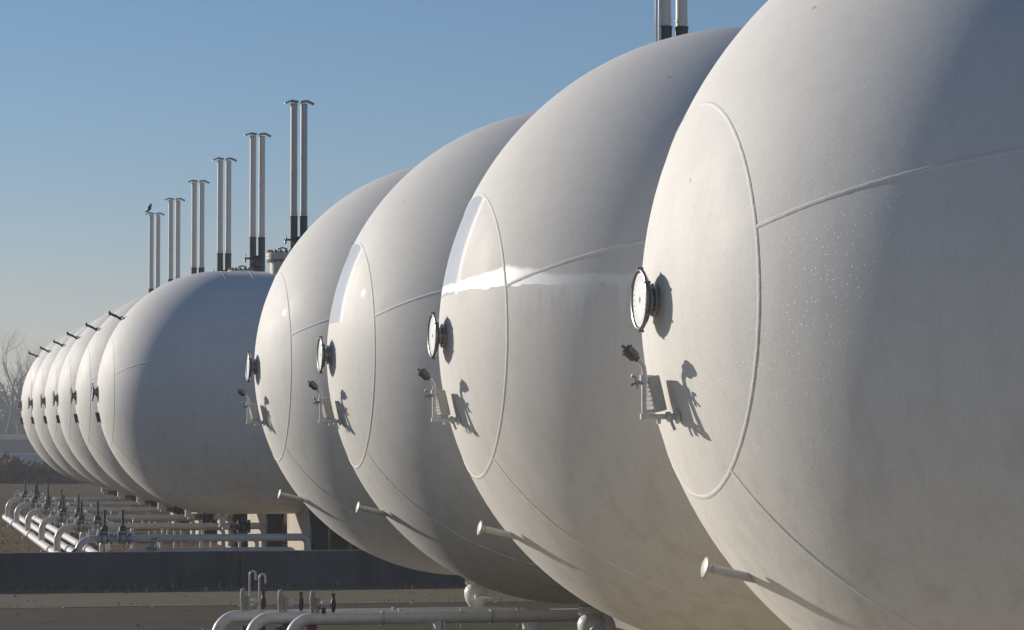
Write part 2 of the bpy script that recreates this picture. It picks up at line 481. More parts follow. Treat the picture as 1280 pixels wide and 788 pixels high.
def add_lug(t):
    bm = B()
    d = Vector((-.8, 0, .6)); s = on_head(rad(36.3), PI / 2, -.02)
    tube(bm, [s, s + d * .13], .016, 10)
    e = s + d * .12
    tube(bm, [e + Vector((-.105, 0, .045)), e + Vector((-.06, 0, .02)), e + Vector((0, 0, -.005)), e + Vector((.05, 0, -.03)), e + Vector((.10, 0, -.015))],
         [.02, .019, .021, .014, .012], 10)
    tube(bm, [e + Vector((-.09, 0, .07)), e + Vector((-.085, 0, .03)), e + Vector((-.1, 0, .0))], .012, 8)
    obj('vent_valve', bm, 'dark', t)

def add_stack(t, x, joint, top, conduit=False):
    zt = AX + R
    for s in (-1, 1):
        px = x + s * .0725
        bm = B(); lathe(bm, (px, 0, joint), (0, 0, 1), [(0, 0), (0, .051), (top - joint, .051), (top - joint, 0)], 24)
        # narrow joint bands on the pole
        for k, zz in enumerate((joint + .03, joint + .72 + .11 * s)):
            lathe(bm, (px, 0, zz), (0, 0, 1), [(0, .0515), (.003, .0545), (.03, .0545), (.033, .0515)], 24)
        st = obj('vent_pipe', bm, 'stack', t)
        # tilted rain hood: a bent sheet, open outward
        bm = B()
        pts_top = [(-.07, .0, .035), (.055, .0, .055), (.135, .0, -.01)]
        th = .012; W = .07
        prof = [(-.06 * s, .012), (-.058 * s, .034), (.04 * s, .05), (.138 * s, .008), (.142 * s, -.016), (.05 * s, .026)]
        a = [bm.verts.new((px + p[0], -W, top + p[1])) for p in prof]; b = [bm.verts.new((px + p[0], W, top + p[1])) for p in prof]
        bm.faces.new(a); bm.faces.new(b[::-1])
        for k in range(6): bm.faces.new((a[k], b[k], b[(k + 1) % 6], a[(k + 1) % 6]))
        obj('rain_hood', bm, 'galv', st)
        bm = B()
        lathe(bm, (px, 0, zt - .12), (0, 0, 1), [(0, 0), (0, .062), (.12, .062), (.2, .05), (.30, .05), (.30, .07), (.32, .07), (.32, .057),
              (joint - zt + .12 - .02, .057), (joint - zt + .12 - .02, .062), (joint - zt + .12 - .002, .062), (joint - zt + .12 - .002, 0)], 20)
        obj('green_riser', bm, 'green', st)
    bm = B(); zb = joint - .40
    lathe(bm, (x, 0, zb - .1), (0, 0, 1), [(0, 0), (0, .06), (.03, .10), (.1, .115), (.17, .10), (.2, .06), (.2, 0)], 20)
    tube(bm, [(x - .09, -.05, zb + .05), (x - .20, -.05, zb + .05)], .016, 10)
    n = 20; tube(bm, [(x - .2, -.05 + .055 * math.cos(2 * PI * k / n), zb + .05 + .055 * math.sin(2 * PI * k / n)) for k in range(n)], .011, 8, False, True)
    tube(bm, [(x - .2, -.105, zb + .05), (x - .2, .005, zb + .05)], .008, 8); tube(bm, [(x - .2, -.05, zb - .0), (x - .2, -.05, zb + .105)], .008, 8)
    lathe(bm, (x, 0, zt - .05), (0, 0, 1), [(0, 0), (0, .17), (.075, .17), (.075, .06), (zb - zt, .045), (zb - zt, 0)], 24)
    obj('changeover_valve', bm, 'green', t)
    if conduit:
        bm = B(); tube(bm, [(x - .16, -.02, zt - .02), (x - .16, -.02, top - .2)], .011, 10); tube(bm, [(x - .125, -.02, zt - .02), (x - .125, -.02, top - .3)], .016, 10)
        obj('conduit', bm, 'stack', t)

def add_manway(t):
    x, y, zt = 2.60, -.34, AX + R
    bm = B()
    lathe(bm, (x, y, zt - .09), (0, 0, 1), [(0, 0), (0, .165), (.2, .165), (.235, .19), (.25, .222), (.29, .222), (.29, .21), (.296, .21), (.296, .222), (.338, .222), (.345, .215), (.345, 0)], 40)
    mw = obj('manway', bm, 'cream', t)
    bm = B()
    disc_bolts(bm, (x, y, zt + .242), (0, 0, 1), .192, 16, .017, .055)
    lathe(bm, (x, y, zt + .25), (0, 0, 1), [(0, .175), (.008, .175), (.008, .21), (0, .21), (0, .175)], 32)
    obj('bolt_ring', bm, 'dark', mw)
    bm = B(); disc_bolts(bm, (x, y, zt + .12), (0, 0, 1), .195, 16, .013, .05)
    lathe(bm, (x, y, zt + .14), (0, 0, 1), [(0, .185), (.01, .185), (.01, .206), (0, .206), (0, .185)], 32)
    obj('bolt_ring', bm, 'dark', mw)
    bm = B(); n = 18
    tube(bm, [(x - .06, y - .12, zt + .25), (x - .06, y - .12, zt + .31), (x, y - .12, zt + .325), (x + .06, y - .12, zt + .31), (x + .06, y - .12, zt + .25)], .011, 8)
    obj('lifting_handle', bm, 'dark', mw)

LAB = ['nearest and biggest white gas tank, its seam junction and dial gauge closest of all',
       'white gas tank with a white frost line and drips, directly behind the nearest tank',
       'white gas tank just behind the frost-lined one, third from the camera',
       'farthest of the four big near tanks, standing right in front of the dark-sided tank',
       'white tank with the dark blue-shaded side, first of the far group behind the wall',
       'thin sliver of white tank directly behind the dark-sided tank',
       'white tank sliver third in the far group behind the wall',
       'white tank sliver fourth in the far group, between third and fifth slivers',
       'white tank sliver last but one in the far row, against hazy trees',
       'farthest white tank, last of the row, against hazy bare trees']
proto = make_tank()
tanks = []
for i in range(10):
    t = proto if i == 0 else copy_tree(proto)
    t.location = (TX[i], TY[i], 0)
    t['label'] = LAB[i]; t['group'] = 'white gas tanks in a row'
    tanks.append(t)
def shell_of(t): return [c for c in t.children if c.name.startswith('shell')][0]
for i, mt in ((1, 'tank_frost'), (2, 'tank_ice'), (3, 'tank_gloss')):
    s = shell_of(tanks[i]); s.data = s.data.copy(); s.data.materials[0] = M[mt]
add_bottom_valve(tanks[4]); add_lug(tanks[4]); add_manway(tanks[4]); add_stack(tanks[4], 2.8965, 5.158, 6.80)
for t in tanks[4:]:
    for c in list(t.children):
        if c.name.split('.')[0] in ('bottom_outlet', 'drain_nozzle', 'level_gauge'):
            for q in list(c.children): bpy.data.objects.remove(q)
            bpy.data.objects.remove(c)
bm = B()
lathe(bm, (1.80, 0, .92), (0, 0, -1), [(0, 0), (0, .045), (.09, .045), (.095, .075), (.115, .075), (.115, .06), (.122, .06), (.122, .075), (.14, .075), (.14, .05), (.2, .05), (.26, .052), (.26, 0)], 28)
tube(bm, [(1.80, 0, .66), (2.0, 0, .66)], .05, 14)
lathe(bm, (1.83, 0, .70), (-1, 0, 0), [(0, 0), (0, .075), (.02, .075), (.02, 0)], 24)
obj('bottom_outlet', bm, 'white', tanks[4])
bm = B()
rt = Matrix.Rotation(rad(-13), 3, 'Y'); c0 = Vector((.03, 0, 2.235))
for dx, dz, sx, sz in ((-.03, 0, .018, .14), (.03, 0, .018, .14), (0, .062, .078, .018), (0, -.062, .078, .018)):
    box(bm, c0 + rt @ Vector((dx, 0, dz)), (sx, .08, sz), rt)
box(bm, c0, (.055, .02, .12), rt)
for dz in (-.04, .04): tube(bm, [c0 + Vector((.02, 0, dz)), c0 + Vector((.13, 0, dz))], .013, 8)
obj('level_gauge', bm, 'dark', tanks[4])
extra = [c for c in tanks[4].children if c.name.split('.')[0] in ('bottom_outlet', 'level_gauge', 'bottom_valve', 'vent_valve', 'manway', 'vent_pipe', 'changeover_valve')]
for i in range(5, 10):
    for c in extra:
        if c.name.startswith('manway') and i > 5: continue
        copy_tree(c, tanks[i])
add_stack(tanks[3], 3.62, 5.555, 7.2, True)

# ------------------------------------------------------------------ concrete saddles under the tanks
def saddle_bm(x0, x1):
    bm = B(); prof = [(-1.0, -.05), (1.0, -.05), (1.0, .28), (1.12, .55)]
    h = 1.12; n = 20; rr = R + .012
    a0 = math.asin(h / rr)
    for k in range(n + 1):
        a = a0 - 2 * a0 * k / n
        prof.append((rr * math.sin(a), AX - rr * math.cos(a)))
    prof.append((-1.12, .55)); prof.append((-1.0, .28))
    A = [bm.verts.new((x0, y, z)) for y, z in prof]; Bv = [bm.verts.new((x1, y, z)) for y, z in prof]
    m = len(prof)
    for k in range(m): bm.faces.new((A[k], A[(k + 1) % m], Bv[(k + 1) % m], Bv[k]))
    # fan strips: left and right face
    for V in (A, Bv):
        f = bm.faces.new(V)
    bmesh.ops.triangulate(bm, faces=[f for f in bm.faces if len(f.verts) > 4])
    return bm
sad0 = obj('concrete_saddle', saddle_bm(0, .30), 'saddle')
M['endplate'] = concrete('dark_end_concrete', (.038, .034, .027), (.06, .054, .043), 1.5, .9, (.02, .018, .014), .4)  # darker tone for the plate on each saddle's front end
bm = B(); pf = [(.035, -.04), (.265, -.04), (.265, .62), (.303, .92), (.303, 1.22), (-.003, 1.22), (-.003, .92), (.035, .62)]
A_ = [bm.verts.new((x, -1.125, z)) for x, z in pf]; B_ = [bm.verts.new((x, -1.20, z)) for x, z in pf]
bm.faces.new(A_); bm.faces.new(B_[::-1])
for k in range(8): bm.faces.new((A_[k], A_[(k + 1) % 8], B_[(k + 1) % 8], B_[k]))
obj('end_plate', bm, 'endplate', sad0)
SL = {1: 'pale concrete saddle under the frost-lined tank, at the bottom by the nearest tank',
      4: 'widest pale concrete saddle above the wall, under the dark-sided tank',
      5: 'second widest pale concrete saddle above the dark wall, behind the grey pipe',
      6: 'third widest pale concrete saddle above the dark wall, behind the grey pipe',
      7: 'narrow pale concrete saddle above the wall, last but one behind the pipes',
      8: 'farthest concrete saddle glimpsed above the wall, behind the pipes'}
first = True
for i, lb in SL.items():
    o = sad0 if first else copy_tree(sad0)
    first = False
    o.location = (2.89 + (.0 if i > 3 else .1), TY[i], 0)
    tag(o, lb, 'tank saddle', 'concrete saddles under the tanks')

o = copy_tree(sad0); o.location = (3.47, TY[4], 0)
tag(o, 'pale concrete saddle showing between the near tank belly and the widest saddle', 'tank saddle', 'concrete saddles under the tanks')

# ------------------------------------------------------------------ far pipelines
PR = .052
def arc(cx, cz, r, a0, a1, y, n=10):
    return [(cx + r * math.cos(a0 + (a1 - a0) * k / n), y, cz + r * math.sin(a0 + (a1 - a0) * k / n)) for k in range(n + 1)]
def gate_valve(name, x, z, parent, stem, big=1.):
    """gate valve on a pipe along X, at local (x,0,z)"""
    bm = B()
    for sx in (-1, 1):
        lathe(bm, (x + sx * .075, 0, z), (sx, 0, 0), [(-.005, 0), (-.005, .085), (.016, .085), (.016, 0)], 20)
        lathe(bm, (x + sx * .094, 0, z), (sx, 0, 0), [(0, 0), (0, .085), (.018, .085), (.018, 0)], 20)
    lathe(bm, (x, 0, z - .08), (0, 0, 1), [(0, 0), (.01, .05), (.05, .075), (.11, .072), (.15, .05), (.16, .07), (.18, .07), (.185, .05), (.22, .03), (.26, .026), (.26, 0)], 20)
    v = obj(name, bm, 'steel' if stem else 'white', parent)
    if stem:
        bm = B(); tube(bm, [(x, 0, z + .16), (x, 0, z + .40)], .0185, 10)
        lathe(bm, (x, 0, z + .06), (0, 0, 1), [(0, 0), (0, .066), (.1, .05), (.12, .03), (.12, 0)], 16)
        obj('valve_stem', bm, 'dark', v)
    return v

def far_pipe():
    z = .545; xe = -.345; rb = .20
    t = thing('gas_pipeline', '', 'pipe')
    bm = B()
    path = [(2.86, 0, .05), (2.86, 0, .45)] + arc(2.76, .445, .1, 0, PI / 2, 0, 8) + [(1.5, 0, z), (.6, 0, z)]
    path += arc(xe + rb, z - rb, rb, PI / 2, PI, 0, 12) + [(xe, 0, .13)]
    tube(bm, path, PR, 20)
    obj('pipe', bm, 'greypipe', t)
    gate_valve('gate_valve', .02, z, t, True); gate_valve('gate_valve', .27, z, t, True)
    for x in (-.06, .40):
        bm = B()
        lathe(bm, (x, -.01, z + .03), (0, 0, 1), [(0, 0), (0, .016), (.03, .016), (.05, .024), (.085, .026), (.11, .018), (.11, 0)], 14)
        tube(bm, [(x, -.01, z + .10), (x + .035, -.01, z + .105)], .011, 8)
        obj('relief_valve', bm, 'white', t)
    for x in (.14, -.13):
        bm = B()
        tube(bm, [(x - .07, -.06, z + .02), (x - .07, -.09, z + .13), (x + .06, -.09, z + .13), (x + .06, -.06, z + .02)], .012, 8)
        lathe(bm, (x - .02, -.09, z + .13), (1, 0, 0), [(0, 0), (0, .026), (.035, .026), (.035, 0)], 12)
        tube(bm, [(x, -.09, z + .13), (x, -.10, z + .19)], .008, 8); tube(bm, [(x - .035, -.10, z + .19), (x + .035, -.10, z + .19)], .009, 8)
        obj('bypass', bm, 'white', t)
    bm = B(); tube(bm, [(.82, 0, z + .03), (.82, 0, z + .12)], .012, 8); tube(bm, [(.80, 0, z + .12), (.845, 0, z + .125)], .012, 8)
    obj('vent_plug', bm, 'white', t)
    for x in (.42, .80, 1.9):
        bm = B(); box(bm, (x, 0, z / 2 - .03), (.035, .05, z - .03)); box(bm, (x, 0, z - .057), (.07, .09, .012)); box(bm, (x, 0, .008), (.10, .10, .016))
        obj('pipe_support', bm, 'white', t)
    bm = B()
    box(bm, (1.35, -.02, z - .07), (.03, .04, .13)); tube(bm, [(1.35, -.03, z - .13), (1.31, -.03, z - .22)], .014, 8); tube(bm, [(1.35, -.02, z - .12), (1.37, -.02, z - .21)], .014, 8)
    obj('drain_valve', bm, 'white', t)
    return t
PL = ['grey gas pipe nearest behind the dark wall, under the dark-sided tank',
      'second grey pipeline behind the wall, next to the nearest one',
      'third grey pipeline behind the wall with two black valve stems',
      'fourth grey pipeline behind the wall with two black valve stems',
      'last but one grey pipeline of the pipe field behind the wall',
      'farthest grey pipeline, its bend landing at the very end of the white headers']
fp = far_pipe()
for i in range(6):
    t = fp if i == 0 else copy_tree(fp)
    t.location = (0, TY[4 + i] - 1.2, 0); t['label'] = PL[i]; t['group'] = 'pipelines of the far tanks'

def thin_pipe():
    z = .40; t = thing('return_pipe', '', 'pipe')
    bm = B()
    tube(bm, [(2.6, 0, .04), (2.6, 0, z - .09)] + arc(2.51, z - .09, .09, 0, PI / 2, 0, 8) + [(1.2, 0, z)] + arc(.245 + .12, z - .12, .12, PI / 2, PI, 0, 8) + [(.245, 0, .13)], .034, 16)
    obj('pipe', bm, 'greypipe', t)
    bm = B()
    for sx in (-1, 1): lathe(bm, (.62 + sx * .05, 0, z), (sx, 0, 0), [(0, 0), (0, .055), (.02, .055), (.02, 0)], 16)
    lathe(bm, (.62, 0, z - .05), (0, 0, 1), [(0, 0), (.01, .04), (.09, .045), (.11, .025), (.15, .018), (.15, 0)], 14)
    tube(bm, [(.57, 0, z), (.67, 0, z)], .035, 12)
    v = obj('ball_valve', bm, 'steel', t)
    bm = B(); tube(bm, [(.62, 0, z + .09), (.62, 0, z + .155), (.70, -.02, z + .165)], .009, 8); obj('lever', bm, 'dark', v)
    for x in (1.1, 1.9):
        bm = B(); box(bm, (x, 0, z / 2 - .02), (.03, .04, z - .03)); obj('pipe_support', bm, 'white', t)
    return t
TL = ['thin grey return pipe nearest behind the dark wall', 'thin grey return pipe second behind the dark wall', 'thin grey return pipe third behind the dark wall',
      'thin grey return pipe fourth behind the dark wall', 'thin grey return pipe last but one in the pipe field', 'thin grey return pipe farthest in the pipe field']
tp = thin_pipe()
for i in range(6):
    t = tp if i == 0 else copy_tree(tp)
    t.location = (0, TY[4 + i] - (2.35 if i else 1.75), 0); t['label'] = TL[i]; t['group'] = 'thin return pipes of the far tanks'

# header pipes running beneath the bends
HX = [-.345, -.055, .245]
HL = ['long white header pipe at ground level, leftmost, catching the sun',
      'white header pipe between the other two, behind the grey pipe bends',
      'white header pipe farthest right of three, mostly hidden by the grey pipes']
for x, lb in zip(HX, HL):
    bm = B(); tube(bm, [(x, 28.2, .125), (x, 35, .125), (x, 45, .125), (x, 53.2, .125)], .062, 20)
    for k in range(4):
        yy = 29.2 + k * 6.4
        lathe(bm, (x, yy, .125), (0, 1, 0), [(0, .0), (0, .085), (.03, .085), (.03, .0)], 20)
        box(bm, (x, yy + 1.7, .03), (.16, .08, .07))
    tag(obj('header_pipe', bm, 'white'), lb, 'pipe', 'header pipes on the ground')

# black crossed handwheel at the end of the first header
t = thing('valve_wheel', 'black crossed valve handle standing at the wall before the white header', 'valve', (-.56, 28.0, 0))
bm = B(); tube(bm, [(0, 0, 0), (0, 0, .34)], .03, 10); obj('post', bm, 'dark', t)
bm = B()
for s in (-1, 1): tube(bm, [(-.105 * s, -.03, .285), (.105 * s, -.03, .465)], .017, 8)
obj('handle', bm, 'dark', t)

# ------------------------------------------------------------------ near pipelines (three, in front of the wall)
def near_pipe(k):
    xe, y, z = [(-.315, 12.72, .535), (-.075, 12.42, .54), (.205, 12.1, .545)][k]
    rb = .165; r = .05
    lab = ['grey gas pipe in front of the wall with two tall hooked rods on it',
           'grey gas pipe bending down between the two others in front of the wall',
           'nearest grey gas pipe in front of the wall, with two small drain handles below'][k]
    t = thing('gas_pipeline', lab, 'pipe', (0, y, 0), 'pipes in front of the wall')
    bm = B()
    path = [(2.85 if k == 2 else 2.3, 0, .05), (2.85 if k == 2 else 2.3, 0, z - .12)] + arc((2.85 if k == 2 else 2.3) - .12, z - .12, .12, 0, PI / 2, 0, 8) + [(1.2, 0, z)]
    path += arc(xe + rb, z - rb, rb, PI / 2, PI, 0, 14) + [(xe, 0, .0)]
    tube(bm, path, r, 24)
    obj('pipe', bm, 'white', t)
    for X in ((.95, 1.85) if k == 2 else (1.15,)):
        bm = B()
        for sx in (-1, 1): lathe(bm, (X, 0, z), (sx, 0, 0), [(.003, .049), (.003, .058), (.012, .058), (.012, .049)], 24)
        obj('pipe_joint', bm, 'greypipe', t)
    # relief valve, link and isolating cock on top
    x = xe + (.21 if k == 0 else .24 if k == 1 else .175)
    bm = B()
    lathe(bm, (x, 0, z + .03), (0, 0, 1), [(0, 0), (0, .017), (.05, .017), (.052, .024), (.062, .024), (.065, .018), (.085, .020), (.115, .024), (.15, .023), (.18, .018), (.195, .016), (.2, 0)], 20)
    tube(bm, [(x + .04, .0, z + .02), (x + .042, 0, z + .17)], .017, 12)
    rv = obj('relief_valve', bm, 'valvegrey', t)
    bm = B(); tube(bm, [(x + .03, 0, z + .115), (x + .16, 0, z + .115)], .012, 10)
    lathe(bm, (x + .075, 0, z + .115), (1, 0, 0), [(0, 0), (0, .03), (.03, .03), (.03, 0)], 16)
    obj('link_pipe', bm, 'greypipe', rv)
    bm = B(); lathe(bm, (x + .17, 0, z + .05), (0, 0, 1), [(0, 0), (.01, .014), (.05, .022), (.09, .02), (.11, .012), (.14, .012), (.15, .018), (.16, 0)], 14)
    obj('cock', bm, 'dark', rv)
    if k == 0:
        for dx, h in ((.055, .37), (.135, .345)):
            bm = B(); X = x + dx
            hook = [(X, 0, z + .04), (X, 0, z + h - .03)] + [(X + .025 - .025 * math.cos(a), -.01, z + h - .03 + .03 * math.sin(a)) for a in (i / 8 * PI for i in range(9))] + [(X + .05, -.01, z + h - .075)]
            tube(bm, hook, .0085, 10)
            obj('vent_rod', bm, 'greypipe', t)
        bm = B(); tube(bm, [(xe, -.02, .40), (xe - .10, -.03, .42)], .011, 10); tube(bm, [(xe - .13, -.03, .425), (xe - .06, -.03, .423)], .017, 10)
        tube(bm, [(xe - .065, -.03, .42), (xe - .065, -.03, .1)], .011, 10)
        obj('drain_valve', bm, 'steel', t)
    if k == 2:
        bm = B(); tube(bm, [(x + .09, -.01, z + .03), (x + .09, -.01, z + .085)], .018, 10); tube(bm, [(x + .05, -.01, z + .085), (x + .06, -.01, z + .095)], .013, 10)
        obj('plug', bm, 'dark', t)
        for X in (1.60, 2.07):
            bm = B(); tube(bm, [(X, -.02, z - .04), (X, -.02, z - .115)], .011, 10); tube(bm, [(X - .075, -.025, z - .118), (X, -.025, z - .112), (X + .075, -.025, z - .118)], [.008, .014, .008], 10)
            tube(bm, [(X, .0, z + .04), (X, 0, z + .075)], .01, 8)
            obj('drain_valve', bm, 'cream', t)
        bm = B(); box(bm, (1.40, 0, z - .24), (.05, .12, .42)); box(bm, (1.44, .0, z - .24), (.012, .2, .42)); box(bm, (1.33, 0, z - .13), (.12, .06, .02), Matrix.Rotation(.2, 3, 'Y'))
        obj('pipe_support', bm, 'white', t)
    bm = B(); X = xe + (.30 if k < 2 else .17)
    if k < 2:
        lathe(bm, (X, .0, z - .17), (0, 0, 1), [(0, 0), (0, .05), (.03, .09), (.08, .085), (.12, .03), (.13, 0)], 14)
        tube(bm, [(X, 0, z - .16), (X, 0, 0)], .03, 10); tube(bm, [(X - .1, -.03, z - .10), (X + .09, -.03, z - .10)], .022, 10)
        obj('drain_trap', bm, 'dark', t)
    else:
        tube(bm, [(X, 0, z - .05), (X, 0, z - .09), (X, 0, z - .2), (X, 0, 0)], [.045, .038, .04, .04], 12)
        obj('drop_leg', bm, 'rust', t)
    return t
for k in range(3): near_pipe(k)

# ------------------------------------------------------------------ ground, wall, apron
def grid_obj(name, x0, x1, y0, y1, z, mat):
    bm = B(); vs = [bm.verts.new(p) for p in ((x0, y0, z), (x1, y0, z), (x1, y1, z), (x0, y1, z))]
    bm.faces.new(vs)
    o = obj(name, bm, mat); o['kind'] = 'structure'; return o
grid_obj('ground', -1200, 1200, -400, 1800, 0, 'ground')
bm = B(); box(bm, (10, -9, .0), (90, 62.0, .10), None, .006)
ap = obj('pavement', bm, 'apron'); ap['kind'] = 'structure'
M['strip'] = concrete('gravel_strip', (.165, .13, .085), (.21, .17, .117), 2.2, .95, (.10, .085, .045), .4)
grid_obj('gravel_strip_ground', -35, 55, 22.16, 26.85, .006, 'strip')
bm = B()
for k in range(90): box(bm, (-34.5 + k, 22.1, .02), (.985, .13, .068 + .003 * ((k * 5) % 3)), None, .012)
kb = obj('kerb', bm, 'kerb'); kb['kind'] = 'structure'
M['yard'] = concrete('pale_gravel', (.56, .475, .335), (.65, .565, .42), 1.1, .95, (.24, .19, .13), .3)
grid_obj('gravel_ground', 4.3, 54, -60, 20.6, .054, 'yard')
grid_obj('bounce_ground', -34, 4.3, -60, 5, .054, 'yard')  # unseen pale ground, added to bounce warm light onto the near tank

bm = B()
xw = -26.0; k = 0
while xw < 34:
    w = 4.6
    box(bm, (xw + w / 2, 26.95, .21), (w - .012, .22, .50 + .004 * ((k * 7) % 3)), None, .008); xw += w; k += 1
tag(obj('retaining_wall', bm, 'wall'), 'long low dark concrete wall between the near and far tanks', 'wall')

bm = B(); box(bm, (-2.6, 33.2, .09), (2.0, .7, .26), None, .015)
tag(obj('concrete_block', bm, 'wall'), 'low dark concrete block on the soil left of the white headers', 'block')

# weeds and stones on the soil behind the wall (nobody could count them)
rnd = random.Random(11); bm = B()
for k in range(2600):
    x = rnd.uniform(-6, 3.5); y = rnd.uniform(27.3, 75)
    if rnd.random() < .5: x = rnd.uniform(-5, -.6)
    h = rnd.uniform(.03, .12); w = rnd.uniform(.006, .016)
    for j in range(3):
        a = rnd.uniform(0, 2 * PI); l = rnd.uniform(.02, .09)
        p = Vector((x, y, -.01)); s = Vector((math.cos(a + 1.57), math.sin(a + 1.57), 0)) * w; q = p + Vector((math.cos(a) * l, math.sin(a) * l, h))
        bm.faces.new([bm.verts.new(p - s), bm.verts.new(p + s), bm.verts.new(q)])
M['straw'] = leafy('dry_grass', (.24, .17, .08), (.34, .27, .15), 4)
o = obj('dry_grass', bm, 'straw'); o['kind'] = 'stuff'; o['label'] = 'dry grass tufts on the soil behind the wall'

rnd = random.Random(19); bm = B()
for k in range(2600):
    if k % 3: continue
    if k < 1700: x, y, z0 = rnd.uniform(-7, 6.5), rnd.uniform(22.2, 26.8), .006
    elif k < 2100: x, y, z0 = rnd.uniform(-6, 6), rnd.uniform(17, 22), .05
    else: x, y, z0 = rnd.uniform(-6, 4), rnd.uniform(27.3, 60), 0
    if 1700 <= k < 2100 and rnd.random() < .5: y = 22 - rnd.random() ** 2 * 1.2
    q = .004 + rnd.random() ** 5 * .02; c = Vector((x, y, z0 + q * .25))
    vs = [bm.verts.new(c + Vector((math.cos(a) * q * rnd.uniform(.7, 1.3), math.sin(a) * q * rnd.uniform(.7, 1.3), rnd.uniform(-.3, .1) * q))) for a in (i * PI / 2.5 for i in range(5))]
    tpv = bm.verts.new(c + Vector((0, 0, q * rnd.uniform(.4, .9))))
    for i in range(5): bm.faces.new((vs[i], vs[(i + 1) % 5], tpv))
M['stone'] = leafy('grey_stones', (.12, .105, .085), (.22, .20, .16), .7)
o = obj('gravel', bm, 'stone'); o['kind'] = 'stuff'; o['label'] = 'loose gravel stones along the foot of the wall'
rnd = random.Random(23); bm = B()
for k in range(900):
    x = rnd.uniform(-7, 6.5); y = 26.82 - rnd.random() ** 2 * 1.3 if k % 3 else 22.2 + rnd.random() ** 2 * .6
    h = rnd.uniform(.02, .09)
    for j in range(3):
        a = rnd.uniform(0, 2 * PI); l = rnd.uniform(.01, .06); w_ = rnd.uniform(.003, .008)
        p = Vector((x, y, 0)); sv = Vector((math.cos(a + 1.57), math.sin(a + 1.57), 0)) * w_
        bm.faces.new([bm.verts.new(p - sv), bm.verts.new(p + sv), bm.verts.new(p + Vector((math.cos(a) * l, math.sin(a) * l, h)))])
o = obj('weeds', bm, 'straw'); o['kind'] = 'stuff'; o['label'] = 'dry weeds at the foot of the wall and the kerb'

# ------------------------------------------------------------------ background: brush, barrier, shed, wood, bare trees
def brush(bm, cx, cy, w, d, h, n, rnd, sc=1.):
    for _ in range(n):
        x = cx + rnd.gauss(0, w / 2.4); y = cy + rnd.uniform(-d, d); hh = h * rnd.uniform(.35, 1.) * math.exp(-((x - cx) / w) ** 2)
        p = Vector((x, y, rnd.uniform(0, hh))); a = Vector((rnd.uniform(-1, 1), rnd.uniform(-1, 1), rnd.uniform(-.2, 1.4))).normalized() * rnd.uniform(.15, .45) * sc
        s = Vector((rnd.uniform(-1, 1), rnd.uniform(-1, 1), rnd.uniform(-.4, .4))).normalized() * rnd.uniform(.04, .13) * sc
        bm.faces.new([bm.verts.new(p - s), bm.verts.new(p + s), bm.verts.new(p + a)])
rnd = random.Random(5)
for x, y, w, h, mt, lb in ((1.6, 100, 1.5, .95, 'russet', 'biggest russet brown bush in front of the dark hedge'),
                           (3.5, 101, 1.3, .7, 'russet', 'russet brown bush low beside the farthest tank')):
    bm = B(); brush(bm, 0, 0, w, 1.6, h, 2600, rnd); o = obj('bush', bm, mt); o.location = (x, y, 0)
    tag(o, lb, 'bush', 'russet bushes on the soil')
bm = B(); 
for k in range(40): brush(bm, -60 + k * 3.2 + rnd.uniform(-1, 1), 112 + rnd.uniform(-2, 2), 3.0, 1.4, rnd.uniform(.55, .8), 900, rnd)
tag(obj('hedge', bm, 'hedge'), 'long low dark hedge beyond the soil, left of the farthest tank', 'hedge')

bm = B()
for k in range(40): box(bm, (-80 + k * 4.02, 166, .22), (4.0, .3, .56), None, .02)
tag(obj('concrete_barrier', bm, 'barrier'), 'long pale concrete barrier behind the dark hedge', 'barrier')

t = thing('long_shed', 'long low dark shed with blue grey roof in the haze', 'shed', (-10, 235, 0))
bm = B(); box(bm, (0, 0, .55), (70, 8, 1.15)); obj('wall', bm, 'shed', t)
bm = B()
for s in (-1, 1): box(bm, (0, s * 2.1, 1.28), (71, 4.5, .08), Matrix.Rotation(rad(-7) * s, 3, 'X'))
obj('roof', bm, 'roof', t)

def bare_tree(bmt, bmb, o, h, rnd, depth=5, spread=.5, thick=.018):
    def grow(bm, p, d, l, r, lev):
        pts = [p]; rs = [r]; q = p.copy(); dd = d.copy(); n = 4
        for i in range(n):
            dd = (dd + Vector((rnd.gauss(0, .10), rnd.gauss(0, .10), rnd.gauss(.03, .06)))).normalized()
            q = q + dd * l / n; pts.append(q.copy()); rs.append(r * (1 - .45 * (i + 1) / n))
        tube(bm, pts, rs, 6 if lev > 2 else 3, False)
        if lev == 0: return
        for k in range(rnd.choice((3, 3, 4)) if lev < depth else 5):
            i = rnd.randint(1 if lev < depth else 2, n); a = rnd.uniform(0, 2 * PI); u, v = frame_of(dd)
            nd = (dd + (u * math.cos(a) + v * math.sin(a)) * rnd.uniform(.5, 1.1) * spread * 1.5).normalized()
            grow(bmb, pts[i], nd, l * rnd.uniform(.55, .82), rs[i] * .62, lev - 1)
    grow(bmt, Vector(o), Vector((0, 0, 1)), h * .36, h * thick, depth)
trs = [(9.4, 262, 13.5, 'bare grey tree highest in the haze beside the farthest tank', 1),
       (7.6, 250, 12.0, 'bare tree farthest from the tanks behind the shed', 2),
       (11.8, 274, 12.5, 'bare tree partly hidden by the farthest tank', 3)]
for x, y, h, lb, sd in trs:
    r2 = random.Random(sd); bt, bb = B(), B()
    bare_tree(bt, bb, (0, 0, -.1), h, r2)
    t = thing('bare_tree', lb, 'tree', (x, y, 0), 'bare trees in the haze')
    obj('trunk', bt, 'bark', t); obj('crown', bb, 'bark', t)
